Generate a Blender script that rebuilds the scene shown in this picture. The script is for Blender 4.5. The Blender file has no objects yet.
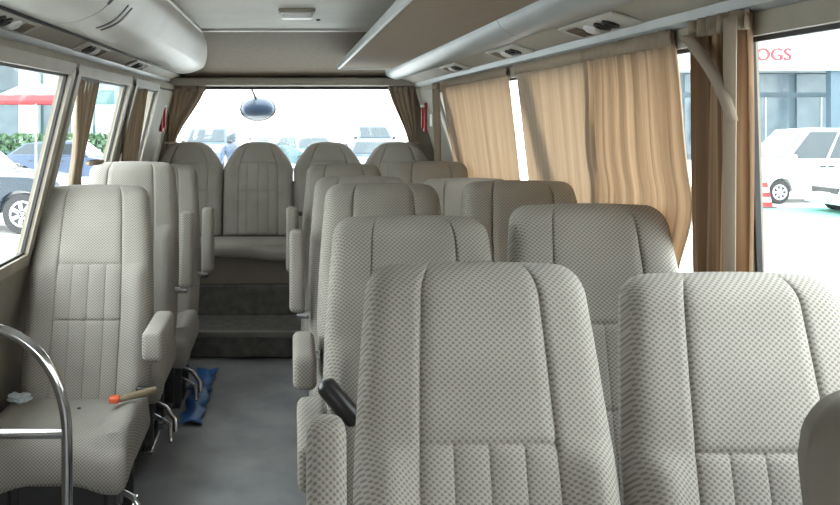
import bpy, bmesh, math, random
from math import sin, cos, pi, sqrt, radians
from mathutils import Vector, Matrix
random.seed(7)
C = bpy.context.scene.collection
EYE = 1.55
F = 870.0
GROUND = -0.70

# ------------------------------------------------------------------ materials
def mat(name, col, rough=0.6, metal=0.0, col2=None, scale=8.0, spec=0.5, bump=0.0, detail=4.0, stretch=None):
    m = bpy.data.materials.new(name); m.use_nodes = True
    nt = m.node_tree; b = nt.nodes['Principled BSDF']
    b.inputs['Roughness'].default_value = rough
    b.inputs['Metallic'].default_value = metal
    b.inputs['Specular IOR Level'].default_value = spec
    c2 = col2 if col2 else tuple(c*0.88 for c in col)
    tc = nt.nodes.new('ShaderNodeTexCoord'); no = nt.nodes.new('ShaderNodeTexNoise')
    no.inputs['Scale'].default_value = scale; no.inputs['Detail'].default_value = detail
    mp = nt.nodes.new('ShaderNodeMapping')
    if stretch: mp.inputs['Scale'].default_value = stretch
    nt.links.new(tc.outputs['Object'], mp.inputs[0]); nt.links.new(mp.outputs[0], no.inputs['Vector'])
    r = nt.nodes.new('ShaderNodeValToRGB')
    r.color_ramp.elements[0].position = 0.35; r.color_ramp.elements[1].position = 0.65
    r.color_ramp.elements[0].color = (*c2, 1); r.color_ramp.elements[1].color = (*col, 1)
    nt.links.new(no.outputs['Fac'], r.inputs[0]); nt.links.new(r.outputs[0], b.inputs['Base Color'])
    if bump:
        bp = nt.nodes.new('ShaderNodeBump'); bp.inputs['Strength'].default_value = bump
        bp.inputs['Distance'].default_value = 0.004
        nt.links.new(no.outputs['Fac'], bp.inputs['Height']); nt.links.new(bp.outputs[0], b.inputs['Normal'])
    return m

def weave(name, ca, cb, cell=0.011, bump=0.35):
    """woven seat cloth: small diamonds of a light and a dark thread"""
    m = bpy.data.materials.new(name); m.use_nodes = True
    nt = m.node_tree; b = nt.nodes['Principled BSDF']; L = nt.links.new
    b.inputs['Roughness'].default_value = 0.9; b.inputs['Specular IOR Level'].default_value = 0.15
    b.inputs['Sheen Weight'].default_value = 0.06; b.inputs['Sheen Roughness'].default_value = 0.5
    tc = nt.nodes.new('ShaderNodeTexCoord'); sp = nt.nodes.new('ShaderNodeSeparateXYZ')
    L(tc.outputs['Object'], sp.inputs[0])
    def M(op, a, bb):
        n = nt.nodes.new('ShaderNodeMath'); n.operation = op
        for i, v in enumerate((a, bb)):
            if v is None: continue
            if isinstance(v, (int, float)): n.inputs[i].default_value = v
            else: L(v, n.inputs[i])
        return n.outputs[0]
    k = pi/cell
    a = M('MULTIPLY', M('ADD', sp.outputs[0], M('MULTIPLY', sp.outputs[1], 0.35)), k)
    zz = M('MULTIPLY', M('ADD', sp.outputs[2], M('MULTIPLY', sp.outputs[1], 0.8)), k)
    w = M('MULTIPLY', M('SINE', a, None), M('SINE', zz, None))
    w2 = M('ADD', M('MULTIPLY', w, 0.5), 0.5)
    no = nt.nodes.new('ShaderNodeTexNoise'); no.inputs['Scale'].default_value = 5
    L(tc.outputs['Object'], no.inputs['Vector'])
    r = nt.nodes.new('ShaderNodeValToRGB')
    r.color_ramp.elements[0].position = 0.28; r.color_ramp.elements[1].position = 0.55
    r.color_ramp.elements[0].color = (*cb, 1); r.color_ramp.elements[1].color = (*ca, 1)
    L(w2, r.inputs[0])
    mx = nt.nodes.new('ShaderNodeMixRGB'); mx.blend_type = 'MULTIPLY'; mx.inputs[0].default_value = 0.35
    L(r.outputs[0], mx.inputs[1]); L(no.outputs['Fac'], mx.inputs[2]); L(mx.outputs[0], b.inputs['Base Color'])
    bp = nt.nodes.new('ShaderNodeBump'); bp.inputs['Strength'].default_value = bump; bp.inputs['Distance'].default_value = 0.002
    L(w2, bp.inputs['Height']); L(bp.outputs[0], b.inputs['Normal'])
    return m

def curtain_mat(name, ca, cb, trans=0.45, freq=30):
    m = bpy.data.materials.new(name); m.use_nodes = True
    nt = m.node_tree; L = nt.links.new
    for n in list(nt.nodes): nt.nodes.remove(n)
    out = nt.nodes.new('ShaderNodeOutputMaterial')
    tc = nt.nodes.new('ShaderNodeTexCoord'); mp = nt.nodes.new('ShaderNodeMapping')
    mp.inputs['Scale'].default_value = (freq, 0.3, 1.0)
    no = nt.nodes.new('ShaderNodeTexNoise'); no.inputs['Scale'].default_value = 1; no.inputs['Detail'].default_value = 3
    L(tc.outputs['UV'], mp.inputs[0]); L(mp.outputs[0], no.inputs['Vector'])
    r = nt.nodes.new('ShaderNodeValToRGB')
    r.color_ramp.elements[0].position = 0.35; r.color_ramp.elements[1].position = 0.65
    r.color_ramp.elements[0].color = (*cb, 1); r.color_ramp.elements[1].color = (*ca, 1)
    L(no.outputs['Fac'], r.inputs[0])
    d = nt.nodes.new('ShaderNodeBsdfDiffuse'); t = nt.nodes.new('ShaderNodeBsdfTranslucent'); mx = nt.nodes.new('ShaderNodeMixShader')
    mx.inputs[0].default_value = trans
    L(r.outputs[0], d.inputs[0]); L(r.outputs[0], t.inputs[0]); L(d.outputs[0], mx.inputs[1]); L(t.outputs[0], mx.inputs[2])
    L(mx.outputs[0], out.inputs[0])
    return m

def glass_mat(name, tint=(0.93, 0.98, 0.98), refl=0.05):
    m = bpy.data.materials.new(name); m.use_nodes = True
    nt = m.node_tree; L = nt.links.new
    for n in list(nt.nodes): nt.nodes.remove(n)
    out = nt.nodes.new('ShaderNodeOutputMaterial')
    t = nt.nodes.new('ShaderNodeBsdfTransparent'); t.inputs[0].default_value = (*tint, 1)
    g = nt.nodes.new('ShaderNodeBsdfGlossy'); g.inputs['Roughness'].default_value = 0.03
    mx = nt.nodes.new('ShaderNodeMixShader'); mx.inputs[0].default_value = refl
    L(t.outputs[0], mx.inputs[1]); L(g.outputs[0], mx.inputs[2]); L(mx.outputs[0], out.inputs[0])
    return m

M = dict(
    fabric=weave('seat_weave', (0.406, 0.378, 0.339), (0.226, 0.211, 0.187), 0.0066, 0.3),
    panel=mat('off_white_plastic', (0.518, 0.504, 0.462), 0.42, scale=3),
    under=mat('grey_beige_plastic', (0.385, 0.357, 0.301), 0.5, scale=5),
    ceil=mat('ceiling_vinyl', (0.56, 0.545, 0.50), 0.6, scale=4),
    header=mat('taupe_trim_cloth', (0.196, 0.158, 0.115), 0.85, scale=30, bump=0.1),
    shelfcloth=mat('brown_shelf_cloth', (0.294, 0.234, 0.178), 0.9, scale=14, stretch=(1, 6, 1), bump=0.15),
    duct=mat('blue_grey_vinyl', (0.350, 0.371, 0.371), 0.4, scale=4),
    rail=mat('pale_grey_rail', (0.440, 0.456, 0.456), 0.4, scale=6),
    frame=mat('beige_window_frame', (0.294, 0.259, 0.203), 0.5, scale=10),
    wall=mat('beige_side_lining', (0.210, 0.189, 0.154), 0.7, scale=9, bump=0.1),
    rubber=mat('black_rubber', (0.02, 0.02, 0.022), 0.6),
    black=mat('black_plastic', (0.018, 0.018, 0.018), 0.35),
    dark=mat('dark_steel', (0.04, 0.04, 0.042), 0.5, scale=20),
    chrome=mat('chrome', (0.75, 0.76, 0.78), 0.13, 1.0, col2=(0.6, 0.6, 0.62), scale=12),
    floor=mat('grey_vinyl_floor', (0.25, 0.25, 0.26), 0.45, col2=(0.15, 0.15, 0.158), scale=3.5, detail=8),
    step=mat('step_tread', (0.13, 0.125, 0.115), 0.6, col2=(0.08, 0.078, 0.07), scale=18),
    blue=mat('blue_plastic_sheet', (0.02, 0.13, 0.38), 0.4, scale=40),
    curtain=curtain_mat('tan_curtain', (0.603, 0.495, 0.387), (0.504, 0.405, 0.306), 0.46),
    curtainp=curtain_mat('tan_curtain_pleat_shade', (0.630, 0.504, 0.378), (0.396, 0.297, 0.211), 0.46, 40),  # strong streaks put the dark lines of the pleats into the colour
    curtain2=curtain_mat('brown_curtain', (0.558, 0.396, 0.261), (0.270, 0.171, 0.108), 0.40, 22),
    curtain3=curtain_mat('grey_brown_curtain', (0.378, 0.315, 0.248), (0.279, 0.225, 0.171), 0.3),
    hem=curtain_mat('curtain_lining', (0.450, 0.378, 0.306), (0.324, 0.261, 0.207), 0.3),
    band=curtain_mat('shade_strip_and_tie', (0.414, 0.342, 0.270), (0.324, 0.261, 0.198), 0.2),  # darker cloth tone: shadow strip at curtain tops, and the tie bands
    glass=glass_mat('window_glass'),
    lamp=mat('lamp_diffuser', (0.72, 0.72, 0.72), 0.3),
    white=mat('white_plastic', (0.600, 0.600, 0.592), 0.4),
    red=mat('red_plastic', (0.42, 0.02, 0.03), 0.4),
    orange=mat('orange_plastic', (0.75, 0.13, 0.04), 0.4),
    tan=mat('tan_webbing', (0.24, 0.19, 0.12), 0.8, scale=60),
    tissue=mat('tissue_paper', (0.496, 0.536, 0.576), 0.8),
    ground=mat('pale_concrete_yard', (0.66, 0.66, 0.65), 0.9, scale=0.6),
    green=mat('green_ground', (0.10, 0.30, 0.24), 0.9, scale=1.2),
    whitecar=mat('white_car_paint', (0.36, 0.40, 0.41), 0.25),
    silver=mat('silver_blue_paint', (0.05, 0.08, 0.14), 0.25),
    navy=mat('dark_blue_paint', (0.018, 0.030, 0.045), 0.25),
    teal=mat('teal_paint', (0.05, 0.11, 0.13), 0.25),
    carglass=mat('dark_car_glass', (0.02, 0.035, 0.045), 0.12),
    tyre=mat('tyre_rubber', (0.025, 0.025, 0.028), 0.8),
    hub=mat('alloy_wheel', (0.45, 0.47, 0.5), 0.35, 0.3),
    bwall=mat('pale_facade', (0.42, 0.46, 0.47), 0.8, scale=0.8),
    bslate=mat('slate_blue_facade', (0.06, 0.10, 0.13), 0.7, scale=0.8),
    bteal=mat('teal_facade', (0.07, 0.15, 0.15), 0.7, scale=1.0),
    bdark=mat('shopfront_glass', (0.05, 0.085, 0.11), 0.2, col2=(0.10, 0.14, 0.17), scale=0.9),
    leaf=mat('hedge_leaf', (0.09, 0.17, 0.08), 0.8, col2=(0.04, 0.08, 0.05), scale=6),
    redcloth=mat('red_parasol_cloth', (0.30, 0.02, 0.025), 0.8),
    whitecloth=mat('white_parasol_cloth', (0.30, 0.24, 0.235), 0.8),
    mirror=mat('mirror_face', (0.8, 0.85, 0.9), 0.05, 1.0),
)

# ------------------------------------------------------------------ helpers
class MB:
    def __init__(s): s.v = []; s.f = []
    def add(s, vs, fs):
        o = len(s.v); s.v += [tuple(p) for p in vs]; s.f += [tuple(i+o for i in q) for q in fs]; return s
    def box(s, x0, x1, y0, y1, z0, z1, mtx=None):
        vs = [Vector((x, y, z)) for z in (z0, z1) for y in (y0, y1) for x in (x0, x1)]
        if mtx: vs = [mtx @ p for p in vs]
        return s.add(vs, [(0,2,3,1),(4,5,7,6),(0,1,5,4),(2,6,7,3),(0,4,6,2),(1,3,7,5)])
    def hexa(s, pts): # 8 points: bottom 4 ccw, top 4 ccw
        return s.add(pts, [(3,2,1,0),(4,5,6,7),(0,1,5,4),(1,2,6,5),(2,3,7,6),(3,0,4,7)])
    def rbox(s, x0, x1, y0, y1, z0, z1, r=0.01, seg=3, mtx=None):
        bm = bmesh.new(); bmesh.ops.create_cube(bm, size=1)
        for v in bm.verts:
            v.co = Vector(((x0+x1)/2+v.co.x*(x1-x0), (y0+y1)/2+v.co.y*(y1-y0), (z0+z1)/2+v.co.z*(z1-z0)))
        bmesh.ops.bevel(bm, geom=bm.edges[:], offset=r, segments=seg, profile=0.5, affect='EDGES')
        bm.verts.index_update()
        s.add([(mtx @ v.co) if mtx else v.co.copy() for v in bm.verts], [[v.index for v in f.verts] for f in bm.faces])
        bm.free(); return s
    def prism_y(s, poly, y0, y1): # poly of (x,z)
        n = len(poly)
        vs = [(x, y0, z) for x, z in poly]+[(x, y1, z) for x, z in poly]
        fs = [tuple(range(n-1, -1, -1)), tuple(range(n, 2*n))]+[(i, (i+1)%n, n+(i+1)%n, n+i) for i in range(n)]
        return s.add(vs, fs)
    def prism_x(s, poly, x0, x1): # poly of (y,z)
        n = len(poly)
        vs = [(x0, y, z) for y, z in poly]+[(x1, y, z) for y, z in poly]
        fs = [tuple(range(n)), tuple(range(2*n-1, n-1, -1))]+[(i, n+i, n+(i+1)%n, (i+1)%n) for i in range(n)]
        return s.add(vs, fs)
    def tube(s, pts, r, n=12):
        pts = [Vector(p) for p in pts]; rings = []
        up = Vector((0.13, 0.31, 0.94)).normalized()
        o = len(s.v)
        for i, p in enumerate(pts):
            t = (pts[min(i+1, len(pts)-1)]-pts[max(i-1, 0)]).normalized()
            a = t.cross(up)
            if a.length < 0.1: a = t.cross(Vector((1, 0, 0)))
            a.normalize(); b = t.cross(a); rr = r[i] if isinstance(r, (list, tuple)) else r
            s.v += [tuple(p+a*rr*cos(2*pi*k/n)+b*rr*sin(2*pi*k/n)) for k in range(n)]
        for i in range(len(pts)-1):
            for k in range(n):
                s.f.append((o+i*n+k, o+i*n+(k+1)%n, o+(i+1)*n+(k+1)%n, o+(i+1)*n+k))
        s.f.append(tuple(o+k for k in range(n-1, -1, -1))); s.f.append(tuple(o+(len(pts)-1)*n+k for k in range(n)))
        return s
    def lathe(s, prof, n=24, mtx=None): # (r,z) profile about z
        o = len(s.v)
        for r, z in prof:
            for k in range(n):
                p = Vector((r*cos(2*pi*k/n), r*sin(2*pi*k/n), z)); s.v.append(tuple(mtx @ p if mtx else p))
        for i in range(len(prof)-1):
            for k in range(n):
                s.f.append((o+i*n+k, o+i*n+(k+1)%n, o+(i+1)*n+(k+1)%n, o+(i+1)*n+k))
        s.f.append(tuple(o+k for k in range(n-1, -1, -1))); s.f.append(tuple(o+(len(prof)-1)*n+k for k in range(n)))
        return s
    def build(s, name, m, parent=None, smooth=False, bevel=0, angle=40):
        me = bpy.data.meshes.new(name); me.from_pydata(s.v, [], s.f)
        bm = bmesh.new(); bm.from_mesh(me); bmesh.ops.recalc_face_normals(bm, faces=bm.faces)
        if bevel:
            bmesh.ops.bevel(bm, geom=[e for e in bm.edges if len(e.link_faces) == 2 and e.calc_face_angle(0) > 0.5], offset=bevel, segments=2, affect='EDGES')
        bm.to_mesh(me); bm.free()
        me.materials.append(m)
        if smooth:
            me.polygons.foreach_set('use_smooth', [True]*len(me.polygons)); me.set_sharp_from_angle(angle=radians(angle))
        o = bpy.data.objects.new(name, me); C.objects.link(o)
        if parent: o.parent = parent
        return o

def tag(o, label, cat, group=None, kind=None):
    o['label'] = label; o['category'] = cat
    if group: o['group'] = group
    if kind: o['kind'] = kind
    return o
def thing(name, label, cat, loc=(0, 0, 0), rotz=0, group=None):
    o = bpy.data.objects.new(name, None); o.empty_display_size = 0.1; C.objects.link(o)
    o.location = loc; o.rotation_euler = (0, 0, rotz)
    return tag(o, label, cat, group)
def struct(o, label=None, cat=None):
    o['kind'] = 'structure'
    if label: o['label'] = label
    if cat: o['category'] = cat
    return o
def dup(root, loc=None, label=None, rotz=None, skip=()):
    r = root.copy(); C.objects.link(r)
    if loc is not None: r.location = loc
    if rotz is not None: r.rotation_euler = (0, 0, rotz)
    if label: r['label'] = label
    for ch in list(root.children):
        if ch.name.split('.')[0] in skip: continue
        c = ch.copy(); C.objects.link(c); c.parent = r
        for g in list(ch.children):
            d = g.copy(); C.objects.link(d); d.parent = c
    return r
def sm(a, b, x):
    t = max(0.0, min(1.0, (x-a)/(b-a))); return t*t*(3-2*t)
def interp(tab, x):
    if x <= tab[0][0]: return tab[0][1]
    for (a, va), (b, vb) in zip(tab, tab[1:]):
        if x <= b: return va+(vb-va)*(x-a)/(b-a)
    return tab[-1][1]

# ------------------------------------------------------------------ bus shell
def xl(z): return -0.965 if z > HEAD+0.001 else -(0.915+0.245*(1.72-z)) if z > 0.93 else -1.108-0.04*(0.93-z)/0.3 if z > 0.63 else -1.15
def xr(z): return 1.055 if z > HEAD+0.001 else 1.005+0.30*(1.72-z) if z > 0.93 else 1.242+0.01*(0.93-z)/0.3 if z > 0.63 else 1.252
SILL, HEAD = 0.955, 1.74
Y0, Y1 = -1.9, 6.92
# floor with the two rear steps
b = MB(); b.box(-1.16, 1.27, Y0, Y1, -0.06, 0.0)
b.build('floor', M['floor']); struct(bpy.data.objects['floor'], 'grey scuffed vinyl floor of the bus aisle', 'floor')
b = MB()
b.rbox(-1.12, 1.17, 5.57, Y1, 0.0, 0.166, 0.012, 2)
b.rbox(-1.12, 1.17, 6.05, Y1, 0.16, 0.375, 0.012, 2)
struct(b.build('trim_1', M['step']), 'two dark steps rising to the rear bench', 'steps')
nose = MB(); nose.rbox(-1.12, 1.17, 5.555, 5.60, 0.13, 0.172, 0.008, 2)
struct(nose.build('trim_2', mat('step_nosing', (0.2, 0.19, 0.17), 0.5)), 'lighter nosing on the front edge of the lower step', 'step edge')

def wall_side(name, xf, sgn, opens):
    mb = MB(); T = 0.05*sgn
    def slab(ya, yb, z0, z1, r0=0, r1=0):
        pts = []
        for z in (z0, z1):
            y0 = ya+r0*(HEAD-z); y1 = yb+r1*(HEAD-z)
            x = xf(z); q = [(x, y0, z), (x+T, y0, z), (x+T, y1, z), (x, y1, z)]
            pts += q
        mb.hexa(pts)
    slab(Y0, Y1, -0.02, 0.63); slab(Y0, Y1, 0.63, 0.93)
    slab(Y0, Y1, 0.93, SILL)
    slab(Y0, Y1, HEAD+0.002, 2.2)
    ys = [(Y0, 0)]+[v for o in opens for v in ((o[0], o[2]), (o[1], o[3]))]+[(Y1, 0)]
    for i in range(0, len(ys), 2):
        slab(ys[i][0], ys[i+1][0], SILL, HEAD, ys[i][1], ys[i+1][1])
    return struct(mb.build(name, M['wall']))
LO = [(1.95, 3.64, 0, 0), (3.73, 4.95, 0, 0), (5.12, 6.0, 0, 0)]
RO = [(-1.2, 0.0, 0, 0), (0.90, 1.95, 0, 0.50), (2.03, 3.66, 0.50, 0), (3.78, 5.55, 0, 0), (5.68, 6.05, 0, 0)]
wall_side('wall_left', xl, -1, LO); wall_side('wall_right', xr, 1, RO)
wn = 0
def window(xf, sgn, y0, y1, r0, r1, desc):
    global wn; wn += 1
    fr = MB(); w = 0.035
    def bar(ya, yb, za, zb, o0=-0.012, o1=0.03):
        pts = []
        for z in (za, zb):
            k = HEAD-z; m = (ya+yb)/2; mid = (y0+y1)/2
            da = r0*k if ya < mid else r1*k; db = r0*k if yb < mid else r1*k
            x = xf(min(z, HEAD)); pts += [(x+sgn*o0, ya+da, z), (x+sgn*o1, ya+da, z), (x+sgn*o1, yb+db, z), (x+sgn*o0, yb+db, z)]
        fr.hexa(pts)
    bar(y0-0.02, y1+0.02, SILL-0.03, SILL+0.02); bar(y0-0.02, y1+0.02, HEAD-0.018, HEAD+0.03)
    bar(y0-0.02, y0+w, SILL, HEAD); bar(y1-w, y1+0.02, SILL, HEAD)
    o = struct(fr.build('window_%d' % wn, M['frame']), desc, 'window')
    fr = MB(); q = 0.010
    y0 += w; y1 -= w; za, zb = SILL+0.02, HEAD-0.018
    RB = (0.006, 0.020); bar(y0, y1, za, za+q, *RB); bar(y0, y1, zb-q, zb, *RB); bar(y0, y0+q, za, zb, *RB); bar(y1-q, y1, za, zb, *RB)
    fr.build('rubber_seal', M['rubber'], o)
    g = MB(); pts = []
    for z in (za, zb):
        x = xf(z); a_, c_ = y0+r0*(HEAD-z), y1+r1*(HEAD-z)
        pts += [(x+sgn*0.014, a_, z), (x+sgn*0.019, a_, z), (x+sgn*0.019, c_, z), (x+sgn*0.014, c_, z)]
    g.hexa(pts); g.build('pane', M['glass'], o)
for i, o_ in enumerate(LO): window(xl, -1, *o_, 'left side window %s' % ['nearest in view, showing the parked dark car', 'between the tied curtains', 'last before the rear corner'][i])
for i, o_ in enumerate(RO): window(xr, 1, *o_, 'right side window %s' % ['at the front door', 'nearest in view, showing the white van', 'behind the wide tan curtain', 'behind the rear tan curtain', 'narrow one in the rear corner'][i])
# rear wall with window
RY = 6.90
b = MB()
b.box(-1.16, 1.27, RY, RY+0.05, 0, 1.02); b.box(-1.16, 1.27, RY, RY+0.05, 1.775, 2.2)
b.box(-1.16, -0.94, RY, RY+0.05, 1.02, 1.775); b.box(0.985, 1.22, RY, RY+0.05, 1.02, 1.775)
struct(b.build('wall_rear', M['wall']), 'rear end lining of the bus', 'wall')
wn += 1
b = MB(); a0, a1, z0, z1 = -0.94, 0.985, 1.02, 1.775
b.box(a0-.01, a1+.01, RY-.012, RY+.03, z1-.015, z1+.012); b.box(a0-.01, a1+.01, RY-.012, RY+.03, z0-.01, z0+.015)
b.box(a0-.01, a0+.015, RY-.012, RY+.03, z0, z1); b.box(a1-.015, a1+.01, RY-.012, RY+.03, z0, z1)
o = struct(b.build('window_%d' % wn, M['rubber']), 'wide rear window behind the back bench', 'window')
MB().box(a0+.015, a1-.015, RY+.012, RY+.018, z0+.015, z1-.015).build('pane', M['glass'], o)
# front wall with windscreen (behind the camera)
b = MB()
b.box(-1.18, 1.24, Y0-0.05, Y0, -0.02, 0.72); b.box(-1.18, 1.24, Y0-0.05, Y0, 1.55, 2.2)
b.box(-1.18, -1.0, Y0-0.05, Y0, 0.72, 1.55); b.box(1.06, 1.24, Y0-0.05, Y0, 0.72, 1.55)
struct(b.build('wall_front', M['wall']), 'front end lining under and around the windscreen', 'wall')
wn += 1
b = MB(); b.box(-1.0, 1.06, Y0-.03, Y0-.024, 0.72, 1.55)
struct(b.build('window_%d' % wn, glass_mat('tinted_windscreen', (0.93, 0.95, 0.95))), 'windscreen at the front of the bus', 'window')

# ceiling and the sloping rear header
CZ = 2.10
b = MB(); b.box(-1.2, 1.26, Y0-.05, Y1+.05, 2.14, 2.19)
b.box(-0.62, 1.1, Y0, 5.56, CZ, 2.145)
struct(b.build('ceiling', M['ceil']), 'pale grey ceiling lining above the aisle', 'ceiling')
b = MB()
prof = [(5.52, 2.105), (5.60, 2.095), (5.95, 2.055), (6.35, 1.985), (6.70, 1.905), (6.90, 1.850)]
poly = prof+[(6.90, 2.145), (5.52, 2.145)]
b.prism_x(poly, -1.05, 1.12)
struct(b.build('trim_3', M['header'], smooth=True), 'taupe trim panel sloping down from ceiling to rear window', 'trim')
b = MB(); b.rbox(-1.05, 1.12, 6.80, 6.90, 1.785, 1.852, 0.018)
struct(b.build('trim_4', M['under'], smooth=True), 'beige moulding along the top of the rear window', 'trim')
b = MB(); b.rbox(-0.62, 1.1, 5.47, 5.55, 2.085, 2.112, 0.010)
struct(b.build('trim_5', M['panel'], smooth=True), 'pale strip across the ceiling before the rear panel', 'trim')
b = MB(); b.rbox(-0.66, -0.555, Y0, 5.55, 2.082, 2.112, 0.01)
struct(b.build('trim_6', M['panel'], smooth=True), 'pale edge strip where ceiling meets the left locker', 'trim')
b = MB(); b.box(-0.555, 0.6, 2.9, 2.906, 2.096, 2.101)
struct(b.build('trim_7', M['rubber']), 'thin dark joint across the ceiling', 'trim')

# ------------------------------------------------------------------ left overhead locker
def arc(pts, n=6):
    """Catmull-Rom through (x,z) points"""
    out = []; P = [pts[0]]+list(pts)+[pts[-1]]
    for i in range(1, len(P)-2):
        for k in range(n):
            t = k/n; r = []
            for c in (0, 1):
                p0, p1, p2, p3 = (P[i+j][c] for j in (-1, 0, 1, 2))
                r.append(0.5*((2*p1)+(-p0+p2)*t+(2*p0-5*p1+4*p2-p3)*t*t+(-p0+3*p1-3*p2+p3)*t**3))
            out.append(tuple(r))
    out.append(tuple(pts[-1])); return out
lk = thing('luggage_locker', 'off-white rounded overhead locker running along the left side', 'luggage locker', (-0.9, 0, 2.1))
def LX(p): return (p[0]+0.9, p[1]-2.1)
hp = arc([(-0.565, 2.09), (-0.585, 2.02), (-0.655, 1.925), (-0.755, 1.88), (-0.84, 1.872)])
for a, c in ((Y0, -0.42), (-0.414, 3.042), (3.056, 6.62)):
    MB().prism_y([LX(p) for p in hp+[(-0.86, 2.09)]], a, c).build('hatch', M['panel'], lk, smooth=True)
MB().prism_y([LX((x+0.012, min(z+0.012, 2.088))) for x, z in hp]+[LX((-0.86, 2.08))], 3.03, 3.07).build('hatch_joint', M['rubber'], lk)
# rounded rear end of the locker
end = MB(); n = len(hp); rings = []
for k in range(7):
    t = k/6; s_ = sqrt(max(0, 1-t*t)); yy = 6.62+0.24*t
    rings.append([(LX((-0.86+(x+0.86)*(0.25+0.75*s_), 2.09-(2.09-z)*(0.25+0.75*s_))), yy) for x, z in hp+[(-0.86, 2.09)]])
vs = [(p[0][0], p[1], p[0][1]) for r in rings for p in r]; m_ = n+1
end.add(vs, [(i*m_+k, i*m_+(k+1)%m_, (i+1)*m_+(k+1)%m_, (i+1)*m_+k) for i in range(6) for k in range(m_)]+[tuple(range(6*m_, 7*m_))])
end.build('end_cap', M['panel'], lk, smooth=True)
MB().prism_y([LX(p) for p in [(-0.842, 1.874), (-0.93, 1.832), (-0.95, 1.84), (-0.95, 2.0), (-0.842, 2.0)]], Y0, 6.88).build('underside', M['under'], lk)
MB().prism_y([LX(p) for p in [(-0.838, 1.868), (-0.846, 1.862), (-0.852, 1.873), (-0.846, 1.882)]], Y0, 6.88).build('bottom_edge', M['rubber'], lk)
# two dark printed strips running up the hatch
q = hp[9:18]
for k in range(2):
    MB().prism_y([LX((x+0.003, z-0.002)) for x, z in q]+[LX((x-0.01, z+0.01)) for x, z in reversed(q)], 3.30+0.075*k, 3.325+0.075*k).build('label_strip', M['black'], lk)
b = MB(); b.prism_y([(-0.925, 1.838), (-0.945, 1.800), (-0.975, 1.800), (-0.975, 1.845), (-0.935, 1.850)], Y0, 6.88)
rl = tag(b.build('curtain_rail', M['rail'], smooth=True), 'pale grey rail above the left side windows', 'rail', None)
b = MB(); b.prism_y([(-0.905, 1.797), (-0.900, 1.757), (-0.935, 1.745), (-0.97, 1.75), (-0.97, 1.797)], Y0, 6.88)
struct(b.build('trim_8', M['frame'], smooth=True), 'beige head moulding above the left windows', 'trim')

# ------------------------------------------------------------------ right shelf, duct
sh = thing('luggage_shelf', 'flat brown luggage shelf with pale lip over the right seats', 'luggage shelf', (0.55, 0, 1.9))
def SX(x, z): return (x-0.55, z-1.9)
MB().prism_y([SX(0.362, 1.897), SX(0.745, 1.893), SX(0.745, 1.915), SX(0.362, 1.92)], Y0, 6.30).build('shelf_board', M['shelfcloth'], sh)
b = MB(); b.prism_y([SX(0.345, 1.905), SX(0.348, 1.893), SX(0.358, 1.889), SX(0.366, 1.893), SX(0.366, 1.93), SX(0.35, 1.93)], Y0, 6.315)
b.rbox(0.345-.55, 0.745-.55, 6.30, 6.325, -0.012, 0.026, 0.004)
b.build('lip', M['rail'], sh, smooth=True)
MB().prism_y([SX(0.70, 1.92), SX(0.72, 1.92), SX(0.74, 2.09), SX(0.72, 2.09)], Y0, 6.30).build('back_panel', M['header'], sh)
du = thing('air_duct', 'blue-grey rounded air duct running along the right side', 'air duct', (0.8, 0, 1.87))
dp = arc([(0.735, 1.905), (0.752, 1.868), (0.80, 1.838), (0.855, 1.835), (0.875, 1.85)], 5)
for a, c in ((Y0, 3.10), (3.108, 6.80)):
    MB().prism_y([(x-.8, z-1.87) for x, z in dp+[(0.875, 1.95), (0.745, 1.95)]], a, c).build('duct_cover', M['duct'], du, smooth=True)
MB().prism_y([(x-.8, z-1.87) for x, z in [(0.862, 1.842), (0.985, 1.800), (1.0, 1.81), (1.0, 1.95), (0.87, 1.95)]], Y0, 6.88).build('underside', M['under'], du)
b = MB(); b.prism_y([(0.968, 1.808), (0.975, 1.783), (0.995, 1.772), (1.01, 1.775), (1.01, 1.81)], Y0, 6.88)
tag(b.build('curtain_rail', M['rail'], smooth=True), 'pale grey rail above the right side windows and curtains', 'rail')
b = MB(); b.prism_y([(1.0, 1.772), (0.998, 1.742), (1.02, 1.732), (1.06, 1.735), (1.06, 1.772)], Y0, 6.88)
struct(b.build('trim_9', M['frame'], smooth=True), 'beige head moulding above the right windows', 'trim')

# service panels (vent + reading lamp) under both lockers
def service_panel(side, y, label):
    if side < 0: a, c = Vector((-0.848, y, 1.8695)), Vector((-0.926, y, 1.8325))
    else: a, c = Vector((0.868, y, 1.8395)), Vector((0.966, y, 1.806))
    mid = (a+c)/2; d = (c-a); w = d.length; ax = d.normalized()
    ang = math.atan2(-ax.z, ax.x)
    t = thing('service_panel', label, 'vent panel', tuple(mid), 0, 'vent panels under the overhead lockers')
    t.rotation_euler = (0, ang, 0)
    flip = 1 if side > 0 else -1     # local z up side
    dn = -0.004*1
    def Z(v): return v*(-1) if side > 0 else v
    s = -1 if side > 0 else 1
    MB().rbox(-w*0.44, w*0.44, -0.24, 0.24, *sorted((0, s*0.009)), 0.004, 2).build('plate', M['panel'], t)
    for k in (-0.12, -0.055):
        o = MB().lathe([(0.026, 0), (0.026, s*0.008), (0.018, s*0.010), (0.016, s*0.004)], 16, Matrix.Translation((0, k, s*0.008))).build('air_nozzle', M['black'], t, smooth=True)
    o = MB().lathe([(0.028, 0), (0.026, s*0.008), (0.016, s*0.014), (0.002, s*0.016)], 16, Matrix.Translation((0, 0.03, s*0.008))).build('reading_lamp', M['lamp'], t, smooth=True)
    g = MB()
    for k in range(5): g.box(-w*0.3, w*0.3, 0.09+k*0.022, 0.10+k*0.022, *sorted((s*0.008, s*0.012)))
    g.build('louvre', M['header'], t)
names = ['nearest of those in view', 'second from the front', 'nearest the rear window']
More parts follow.
